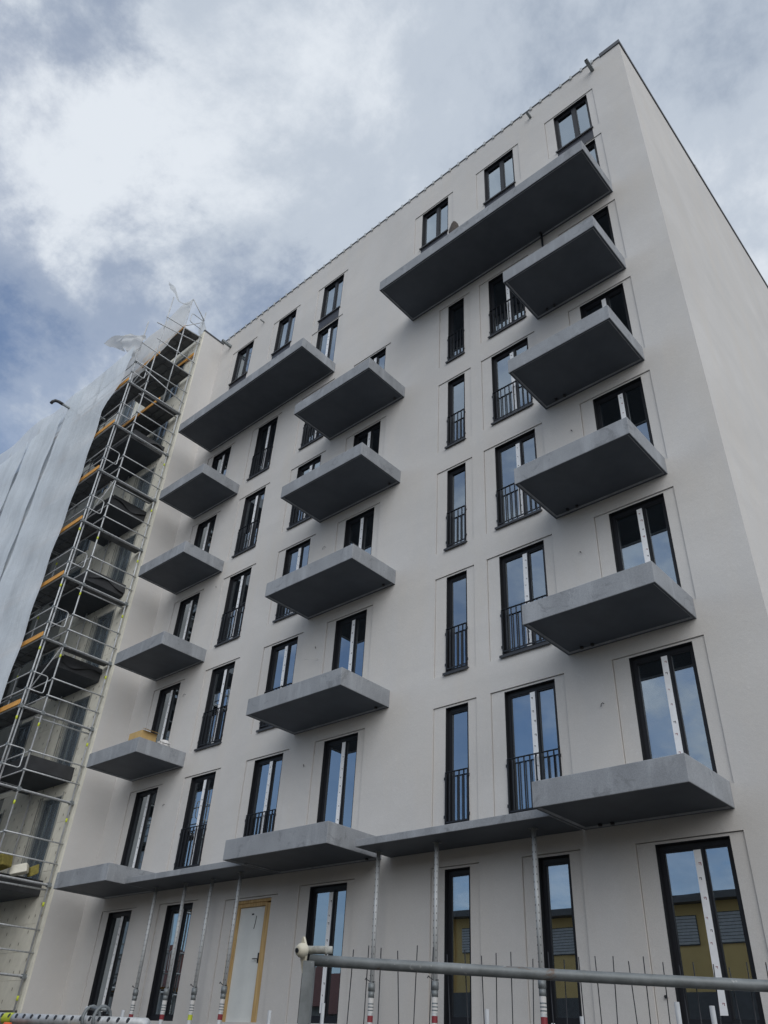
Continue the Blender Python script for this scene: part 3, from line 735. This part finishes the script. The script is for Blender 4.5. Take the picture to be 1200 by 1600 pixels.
# torn plastic on top of the scaffold
def ribbon(name, rows, mat, label, cat='plastic sheet', n=10, wob=0.05, seed=0):
    """rows: lists of 3-D points of equal length, interpolated smoothly across"""
    rnd = random.Random(seed); mb = MB(); m = len(rows[0])
    def cr(p, t):
        k = min(int(t), len(p)-2); f = t-k
        p0, p1, p2, p3 = p[max(k-1,0)], p[k], p[k+1], p[min(k+2,len(p)-1)]
        return 0.5*((2*p1)+(p2-p0)*f+(2*p0-5*p1+4*p2-p3)*f*f+(3*p1-p0-3*p2+p3)*f**3)
    R_ = [[Vector(p) for p in r] for r in rows]
    A = n*(m-1); B = n*(len(rows)-1); ph = [rnd.uniform(0, 6) for _ in range(4)]
    for j in range(B+1):
        for i in range(A+1):
            across = [cr(r, i/n) for r in R_]; p = cr(across, j/n)
            mb.v.append((p.x+wob*0.3*math.sin(i*.7+ph[3]), p.y+wob*math.sin(i*0.55+ph[0]+j*.3)+wob*.6*math.sin(j*0.9+ph[1]+i*.2), p.z+wob*0.5*math.sin(i*0.8+j*.5+ph[2])))
    for j in range(B):
        for i in range(A):
            a = j*(A+1)+i; mb.f.append((a, a+1, a+A+2, a+A+1)); mb.m.append(0)
    o = build(mb, name, mat, None, True); return tag(o, label, cat)
z_ = lambda a: a+Z0
ribbon('torn_sheeting', [[(-21.6,-3.45,z_(20.35)),(-20.2,-3.3,z_(19.95)),(-18.9,-3.25,z_(19.1)),(-17.95,-3.2,z_(18.4))],
                         [(-21.2,-3.0,z_(20.1)),(-19.9,-3.35,z_(19.4)),(-18.8,-3.35,z_(18.7)),(-18.05,-3.3,z_(18.1))],
                         [(-19.9,-3.15,z_(19.0)),(-19.5,-3.3,z_(18.7)),(-18.8,-3.3,z_(17.9)),(-18.15,-3.3,z_(17.3))]], NET_T, 'torn white sheeting blowing sideways from the scaffold top', seed=3)
ribbon('torn_sheeting', [[(-20.3,-2.66,z_(19.3)),(-19.2,-2.4,z_(20.4)),(-18.3,-1.85,z_(21.9))],
                         [(-20.4,-2.66,z_(18.2)),(-19.3,-2.4,z_(19.2)),(-18.25,-1.85,z_(20.5))],
                         [(-20.4,-2.68,z_(17.2)),(-19.4,-2.5,z_(17.9)),(-18.3,-2.3,z_(18.6))]], NET_T, 'thin white sheeting stretched below the scaffold peak', seed=4)
ribbon('torn_sheeting', [[(-18.35,-1.05,z_(21.7)),(-18.3,-0.85,z_(21.2)),(-18.3,-0.6,z_(20.85))],
                         [(-18.45,-1.05,z_(20.8)),(-18.4,-0.85,z_(20.75)),(-18.4,-0.7,z_(20.7))]], NET_T, 'scrap of white sheeting hanging at the roof corner beside the scaffold', seed=5, wob=0.03)
ribbon('torn_sheeting', [[(-18.2,-2.95,z_(22.0)),(-18.2,-2.6,z_(21.9)),(-18.2,-2.35,z_(21.45)),(-18.2,-1.95,z_(21.6)),(-18.2,-1.78,z_(22.05))],
                         [(-18.26,-2.92,z_(21.85)),(-18.26,-2.56,z_(21.65)),(-18.22,-2.33,z_(21.40)),(-18.22,-1.94,z_(21.52)),(-18.22,-1.74,z_(21.85))]], NET_T, 'twisted strip of sheeting tied between the two highest scaffold poles', seed=6, wob=0.03)
p = empty('vent_pipe', (-22.85, -3.3, Z0+17.0)); tag(p, 'grey pipe with black elbow poking out above the netting', 'pipe')
build(MB().path([(-22.4,-2.9,Z0+17.0),(-22.55,-3.35,Z0+17.23),(-22.79,-3.70,Z0+17.43)], 0.05, 10), 'pipe', GALV2, p, True)
build(MB().path([(-22.77,-3.67,Z0+17.415),(-22.88,-3.82,Z0+17.51),(-22.95,-3.93,Z0+17.53),(-23.0,-4.0,Z0+17.46),(-23.02,-4.03,Z0+17.36)], 0.065, 10), 'elbow', BLACKP, p, True)

# ------------------------------------------------------------------ steel props under the canopies
def prop(x, y, collar, label, sticker):
    e = tag(empty('steel_prop', (x, y, 0.0)), label, 'prop', 'steel props holding up the canopies')
    zt = CZ-CT-0.002
    build(MB().tube((x,y,0.01),(x,y,collar), 0.045, 12), 'outer_tube', PROPM, e, True)
    it = build(MB().tube((x,y,collar-0.1),(x,y,zt-0.008), 0.037, 12), 'inner_tube', PROPM, e, True)
    hb = MB(); z = collar+0.12
    while z < zt-0.1:
        hb.path([(x-0.0375*0.5,y-0.0372*0.87,z-0.011),(x-0.0375*0.5,y-0.0372*0.87,z+0.011)], 0.0045, 6); hb.path([(x+0.0375*0.8,y-0.0372*0.6,z-0.011),(x+0.0375*0.8,y-0.0372*0.6,z+0.011)], 0.0045, 6); z += 0.105
    build(hb, 'pin_holes', BLACKP, it)['kind'] = 'stuff'
    for z, nm in ((zt-0.008, 'head_plate'), (0.004, 'foot_plate')): build(bx(x-0.06, y-0.06, z, x+0.06, y+0.06, z+0.008), nm, GALV2, e)
    c = MB(); c.tube((x,y,collar-0.10),(x,y,collar+0.015), 0.057, 12); c.tube((x,y,collar-0.19),(x,y,collar-0.10), 0.050, 12); build(c, 'adjusting_nut', GALV2, e, True)
    build(MB().path([(x-0.13,y-0.03,collar+0.06),(x-0.10,y-0.04,collar+0.085),(x-0.07,y-0.04,collar+0.06),(x,y-0.03,collar+0.03),(x+0.07,y,collar+0.03)], 0.007, 6), 'locking_pin', RAIL, e, True)
    s = MB(); s.path([(x,y,collar-0.40),(x,y,collar-0.20)], 0.0458, 12, 0, False)
    for q in range(3): s.path([(x,y,collar-0.27-0.045*q-0.018),(x,y,collar-0.27-0.045*q)], 0.0462, 12, 2, False)
    s.path([(x,y,collar-0.53),(x,y,collar-0.44)], 0.0460, 12, 1, False)
    build(s, 'sticker', [PAPER, INK if sticker else LIME, mk_simple('sticker_print', (0.16,0.19,0.21), 0.6, 0, 0.6, 30) if 'stk' not in MESH else MESH['stk']], e)
pos = PROPS = [(-7.30,-0.46),(-5.93,-0.50),(-4.02,-0.47),(-14.40,-0.32),(-13.25,-0.33),(-12.30,-0.32),(-11.12,-0.50)]
labs = ['steel prop under the right canopy, beside the black-framed double window', 'middle steel prop of the three under the right canopy', 'steel prop under the right canopy nearest the large corner balcony', 'leftmost steel prop, under the left canopy', 'second steel prop from the left, crossing a dark window', 'third steel prop from the left, with plain wall behind it', 'steel prop standing in front of the white site door']
for (x, y), lb, i in zip(pos, labs, range(7)): prop(x, y, Z0-2.42, lb, i not in (5,))

# ------------------------------------------------------------------ site fence in the foreground
FP, FQ = Vector((0.33, -9.03, 0)), Vector((1.735, -7.991, 0))
fd = (FQ-FP).normalized(); FZ = cam_loc.z+0.35; FL = 3.4
fe = tag(empty('site_fence', (FP.x, FP.y, 0)), 'galvanised mesh site fence panel with round top tube in the foreground', 'fence')
def fpt(s, z, off=0.0): return (FP.x+fd.x*s-fd.y*off, FP.y+fd.y*s+fd.x*off, z)
sag = lambda s: FZ-0.012*math.sin(math.pi*min(1, s/FL))
build(MB().path([fpt(FL*q/16, sag(FL*q/16)) for q in range(17)], 0.0205, 14), 'top_tube', FENCE, fe, True)
build(MB().path([fpt(0, 0.16), fpt(FL, 0.16)], 0.0205, 12), 'bottom_tube', GALV2, fe, True)
pb = MB(); ph_ = 0.022
def fbox(mb, s0, s1, o0, o1, z0_, z1_):
    c = fpt((s0+s1)/2, (z0_+z1_)/2, (o0+o1)/2); mb.obox(c, fd*(s1-s0)/2, Vector((-fd.y, fd.x, 0))*(o1-o0)/2, (0,0,(z1_-z0_)/2))
fbox(pb, -0.022, 0.022, -0.020, 0.020, 0.12, FZ-0.004); build(pb, 'post', FENCE, fe)
pb = MB(); fbox(pb, FL, FL+0.044, -0.02, 0.02, 0.12, FZ-0.004); build(pb, 'post', FENCE, fe)
for s in (-0.0, FL+0.02):
    ft = MB(); fbox(ft, s-0.35, s+0.35, -0.11, 0.11, 0.0, 0.115); build(ft, 'foot_block', INT, fe)
s = 0.16; q = 0
while s < FL-0.05:
    bend = random.uniform(-0.02, 0.02); zt_ = FZ+0.055+random.uniform(-.012,.02)
    build(MB().path([fpt(s, 0.12, 0.023), fpt(s+bend*.6, 0.9, 0.024), fpt(s+bend, 1.5, 0.023), fpt(s+random.uniform(-.01,.01), zt_, 0.0235)], 0.0021, 5), 'wire', RAIL, fe, True)
    s += 0.064+random.uniform(-.006,.006)
for z in (0.35, 0.75, 1.15): build(MB().path([fpt(0.02, z, 0.027), fpt(FL, z, 0.027)], 0.002, 5), 'wire', RAIL, fe, True)
# cream plastic clamp cap on the post
cc = tag(empty('clamp_cap', fpt(-0.03, FZ+0.005)), 'cream plastic bolt cap on the end of the fence top tube', 'cap')
ctr = Vector(fpt(-0.035, FZ+0.032, -0.01)); ax = (cam_loc-ctr).normalized(); ax = (ax*0.95+Vector((-fd.x, -fd.y, 0))*0.9+Vector((0,0,-0.05))).normalized()
side = ax.cross(Vector((0,0,1))).normalized(); upv = side.cross(ax)
mb = MB(); mb.path([ctr-ax*0.020, ctr-ax*0.012, ctr+ax*0.008, ctr+ax*0.020, ctr+ax*0.024], [0.019, 0.027, 0.026, 0.019, 0.013], 16); build(mb, 'cap_body', CREAMP, cc, True)
mb = MB(); mb.path([ctr+ax*0.022, ctr+ax*0.028], 0.009, 8); build(mb, 'bolt_head', RAIL, cc)
mb = MB()
for sg, l in ((1, 0.048), (-1, 0.080)):
    i = len(mb.v); b0 = ctr-ax*0.010; t = 0.005
    for o_ in (ax*t, -ax*t): mb.v += [tuple(b0+side*0.022+o_), tuple(b0-side*0.022+o_), tuple(b0+upv*sg*l+side*0.003+o_), tuple(b0+upv*sg*l-side*0.003+o_)]
    for f in ((0,1,3,2),(4,6,7,5),(0,2,6,4),(1,5,7,3),(2,3,7,6),(0,4,5,1)): mb.f.append(tuple(i+a for a in f)); mb.m.append(0)
build(mb, 'cap_wings', CREAMP, cc)
e0 = Vector(fpt(-0.02, FZ+0.036, 0.01)); e1 = Vector(fpt(0.085, FZ+0.040, 0.01))
mb = MB(); mb.path([e0, e0.lerp(e1, .72), e0.lerp(e1, .74), e0.lerp(e1, .80), e0.lerp(e1, .81), e1], [0.015,0.015,0.018,0.018,0.0145,0.0135], 12); build(mb, 'sleeve', mk_simple('dirty_white_sleeve', (0.5,0.5,0.46), 0.6, 0, 0.35, 40), cc, True)

# ------------------------------------------------------------------ material racks behind the fence
def rack(x0, x1, y0, y1, hts, label, tubes=None):
    e = tag(empty('scaffold_rack', ((x0+x1)/2, (y0+y1)/2, 0)), label, 'rack', 'material racks behind the fence')
    b = MB()
    for y in (y0, y1): b.box(x0-0.03, y-0.025, 0.10, x1+0.03, y+0.025, 0.16)
    for x in (x0, x1): b.box(x-0.025, y0+0.026, 0.161, x+0.025, y1-0.026, 0.21)
    build(b, 'base_frame', GALV2, e)
    for (x, y), h in zip(((x0,y0),(x1,y0),(x0,y1),(x1,y1)), hts):
        build(MB().tube((x,y,0.0),(x,y,h-0.012), 0.0115, 10), 'post', GALV, e, True)
    lv = 0; z = 0.245
    while z < 1.60:
        for q in range(7):
            y = y0+0.09+(y1-y0-0.18)*q/6
            l0, l1 = random.uniform(.05,.3), random.uniform(.05,.3)
            if 'stk_t' not in MESH: MESH['stk_t'] = build(MB().tube((x0-0.2,y,z),(x1+0.2,y,z), 0.0242, 8), 'stacked_tube', GALV, e, True)
            else: dup(MESH['stk_t'], e, ((x0+x1)/2+random.uniform(-.05,.05), y, z-0.0242+0.0))
        z += 0.052*2.3; lv += 1
    return e
rack(-3.87, -3.33, -7.52, -6.9, (1.93,1.905,1.86,1.84), 'rack with upright steel posts just right of the perforated tube')
rack(-1.62, -1.13, -7.52, -6.85, (1.905,1.945,1.87,1.88), 'rack whose steel posts rise beside the fence end post')
rack(0.05, 0.62, -7.45, -6.8, (1.92,1.89,1.9,1.85), 'rack whose posts show below the fence tube at mid-right')
rack(1.14, 1.30, -7.5, -6.9, (1.945,1.93,1.86,1.87), 'narrow rack with white-grey posts in front of the corner window')
# perforated tubes lying on trestles, lower left
def trestle(x, lb):
    e = tag(empty('trestle', (x, -7.55, 0)), lb, 'trestle')
    mb = MB(); mb.box(x-0.03, -7.85, 1.70, x+0.03, -7.25, 1.76); build(mb, 'beam', WOOD, e)
    for y, dy in ((-7.80,-0.12),(-7.30,0.12)):
        for dx in (-0.18, 0.18): build(MB().tube((x+dx,y+dy,0),(x,y,1.70), 0.02, 8), 'leg', GALV2, e, True)
trestle(-5.3, 'trestle carrying the perforated tubes near the scaffold'); trestle(-3.9, 'trestle carrying the perforated tubes, on the side near the racks')
lay = [(-7.55,1.835,0.043,-6.2,-2.95,'thick perforated steel tube lying across the lower left corner'), (-7.43,1.80,0.036,-6.4,-3.6,'thinner steel tube lying behind the perforated tube')]
for y, z, r, xa, xb, lb in lay:
    e = tag(empty('perforated_tube', ((xa+xb)/2, y, z-r)), lb, 'tube')
    t = build(MB().tube((xa,y,z),(xb,y,z-0.035), r, 16), 'tube_body', GALV, e, True)
    hb = MB(); x = xa+0.1
    while x < xb-0.05:
        zz = z-0.035*(x-xa)/(xb-xa)
        hb.path([(x,y-r*0.80,zz+r*0.45),(x,y-r*0.99,zz+r*0.52)], 0.017, 10); x += 0.135
    build(hb, 'holes', BLACKP, e)['kind'] = 'stuff'
    if r > .04: build(MB().path([(-5.15,y,z-0.0117),(-4.98,y,z-0.0135)], r+0.002, 16, 0, False), 'yellow_band', LIME, e, True)
cl = tag(empty('tube_coupler', (-3.6,-7.55,1.86)), 'steel tube coupler clamped on the perforated tube', 'coupler')
for dx in (0, 0.16):
    mb = MB(); pts = [(-3.72+dx, -7.55+0.075*math.cos(t), 1.83+0.085*math.sin(t)) for t in [rad(-40+26*q) for q in range(11)]]
    mb.path(pts, 0.013, 7); build(mb, 'jaw', GALV2, cl, True)
mb = MB(); mb.tube((-3.72,-7.57,1.90),(-3.50,-7.57,1.89), 0.012, 8); build(mb, 'bolt', GALV2, cl, True)
mb = MB(); mb.path([(-4.86,-7.66,1.70),(-4.86,-7.66,1.74),(-4.86,-7.66,1.79)], [0.06,0.055,0.03], 12); tag(build(mb, 'warning_lamp', ORANGEP, None, True), 'orange plastic cap under the perforated tube at lower left', 'lamp')
mb = MB(); mb.box(-4.92, -7.72, 1.66, -4.80, -7.60, 1.70)

# ------------------------------------------------------------------ loose things on the balconies
c = tag(empty('cardboard_box', (-15.25, -1.2, T(2))), 'open brown cardboard box on the far-left balcony', 'box')
mb = MB(); x0, x1, y0, y1, z0_, z1_ = -15.45, -14.86, -1.36, -0.92, T(2)+0.004, T(2)+0.22; t = 0.006
mb.box(x0, y0, z0_, x1, y1, z0_+t); mb.box(x0, y0, z0_+t, x0+t, y1, z1_); mb.box(x1-t, y0, z0_+t, x1, y1, z1_); mb.box(x0+t, y0, z0_+t, x1-t, y0+t, z1_); mb.box(x0+t, y1-t, z0_+t, x1-t, y1, z1_)
build(mb, 'carton', CARD, c)
mb = MB(); mb.obox((x1+0.06, (y0+y1)/2, z1_+0.02), (0.07,0,-0.02), (0,(y1-y0)/2,0), (0.002,0,0.003)); build(mb, 'flap', CARD, c)
rnd = random.Random(5)
def crumple(name, c, s, mat, label, cat, seed):
    bm = bmesh.new(); bmesh.ops.create_icosphere(bm, subdivisions=3, radius=1); r_ = random.Random(seed); ph = [r_.uniform(0,6) for _ in range(6)]
    for v in bm.verts:
        k = 1+0.22*math.sin(v.co.x*4+ph[0])*math.sin(v.co.y*5+ph[1])+0.14*math.sin(v.co.z*9+ph[2]+v.co.x*6)
        v.co = Vector((v.co.x*s[0]*k, v.co.y*s[1]*k, max(-0.75, v.co.z)*s[2]*k+0.75*s[2]))
    me = bpy.data.meshes.new(name); bm.to_mesh(me); bm.free(); me.materials.append(mat)
    return tag(link(bpy.data.objects.new(name, me), None, c), label, cat)
crumple('crumpled_paper', (-14.95,-0.62,T(2)+0.003), (0.13,0.16,0.10), PAPER, 'crumpled white paper beside the box on the far-left balcony', 'paper', 3)
# upright brown bundle on the long upper balcony
bm = bmesh.new(); prof = [(0.0,0.085),(0.10,0.13),(0.25,0.145),(0.42,0.125),(0.58,0.11),(0.68,0.085),(0.73,0.03)]
mb = MB(); n = 18
for j, (z, r) in enumerate(prof):
    for i in range(n):
        t = 2*math.pi*i/n; k = 1+0.12*math.sin(3*t+j)+0.07*math.sin(7*t+2*j)
        mb.v.append((-4.99+r*k*math.cos(t)+(0.05*(1-z/0.73) if math.cos(t) > 0 else 0), -1.22+r*k*math.sin(t), T(6)+0.003+z))
for j in range(len(prof)-1):
    for i in range(n): mb.f.append((j*n+i, j*n+(i+1)%n, (j+1)*n+(i+1)%n, (j+1)*n+i)); mb.m.append(0)
mb.f.append(tuple((len(prof)-1)*n+i for i in range(n))); mb.m.append(0)
tag(build(mb, 'burlap_bundle', BROWN, None, True), 'small upright dark brown bundle on the long upper-right balcony', 'bundle')
# yellow insulation offcuts on the lowest visible scaffold balcony
for i, (x, y, s, lb, mt) in enumerate(((-18.55,-2.3,(0.21,0.18,0.15),'larger yellow mineral wool offcut on the lower scaffold deck',YFOAM),(-18.6,-1.75,(0.2,0.18,0.11),'pale insulation offcut between the two yellow ones',EPS),(-18.6,-1.38,(0.10,0.12,0.12),'small yellow mineral wool offcut by the wall corner',YFOAM))):
    o = bpy.data.meshes.new('insulation_offcut'); mb = MB(); a = rad(25+30*i)
    mb.obox((x,y,Z0+0.03+s[2]+0.03*(i!=1)), (s[0]*math.cos(a),s[0]*math.sin(a),0.06), (-s[1]*math.sin(a),s[1]*math.cos(a),0.0), (-0.05,0,s[2]))
    b = build(mb, 'insulation_offcut', mt); bevel(b, 0.03); tag(b, lb, 'insulation')

# ------------------------------------------------------------------ across the street (seen in the window reflections)
yb = empty('workshop_building', (0, -21, 0)); tag(yb, 'ochre workshop with grey louvres, mirrored in the ground-floor windows', 'building')
RZ = Z0+2.35
build(bx(-24, -30, 0, 34, -20, RZ-0.25), 'wall', YELLOW, yb)
build(bx(-24.4, -30.4, RZ-0.248, 34.4, -19.45, RZ), 'roof', ROOFG, yb)
build(bx(-24.01, -19.995, 0, 34.01, -19.90, Z0-0.75), 'plinth', ROOFG, yb)
x = 33.0; i = 0
while x > -24:
    lo = MB(); lo.box(x-1.5, -19.99, Z0+0.72, x, -19.96, Z0+1.72, 1)
    for q in range(9): lo.obox((x-0.75,-19.92,Z0+0.80+0.105*q), (0.74,0,0), (0,0.014,0.040), (0,-0.005,0.002), 0)
    build(lo, 'louvre', [LOUV, ROOFG], yb); build(MB().tube((x+0.45,-19.93,0),(x+0.45,-19.93,RZ-0.25), 0.04, 8), 'rain_pipe', YELLOW, yb)
    x -= 2.4
def house(x, y, w, d_, h, rh, label):
    e = tag(empty('house', (x, y, 0)), label, 'house')
    build(bx(x-w/2, y-d_, 0, x+w/2, y, h), 'wall', HOUSEW, e)
    mb = MB(); o = 0.4
    a, b = (x-w/2-o, y+o, h-0.15), (x+w/2+o, y+o, h-0.15); c, d2 = (x-w/2-o, y-d_-o, h-0.15), (x+w/2+o, y-d_-o, h-0.15); r0, r1 = (x-w/2-o, y-d_/2, h+rh), (x+w/2+o, y-d_/2, h+rh)
    mb.quad(a, b, r1, r0); mb.quad(c, r0, r1, d2); i = len(mb.v); mb.v += [a, r0, c, b, d2, r1]; mb.f += [(i,i+1,i+2),(i+3,i+4,i+5)]; mb.m += [0,0]
    rf = build(mb, 'roof', TILE, e); build(bx(x+w/4, y-d_/2-0.3, h+rh*0.5, x+w/4+0.5, y-d_/2+0.3, h+rh+0.7), 'chimney', HOUSEW, rf)
    for q in range(3):
        for zz in (1.0, 3.8):
            if zz+1.4 < h: build(bx(x-w/2+w*(q+.5)/3-0.5, y, zz, x-w/2+w*(q+.5)/3+0.5, y+0.03, zz+1.3), 'window', FRAME, e)
house(-31, -21.5, 9, 8, 4.2, 2.2, 'low house with red tiled roof mirrored in the double window'); house(-44, -22, 10, 8, 5.0, 2.4, 'red-roofed house farther along the opposite street side'); house(-58, -22, 11, 9, 5.6, 2.6, 'farthest red-roofed house across the street')
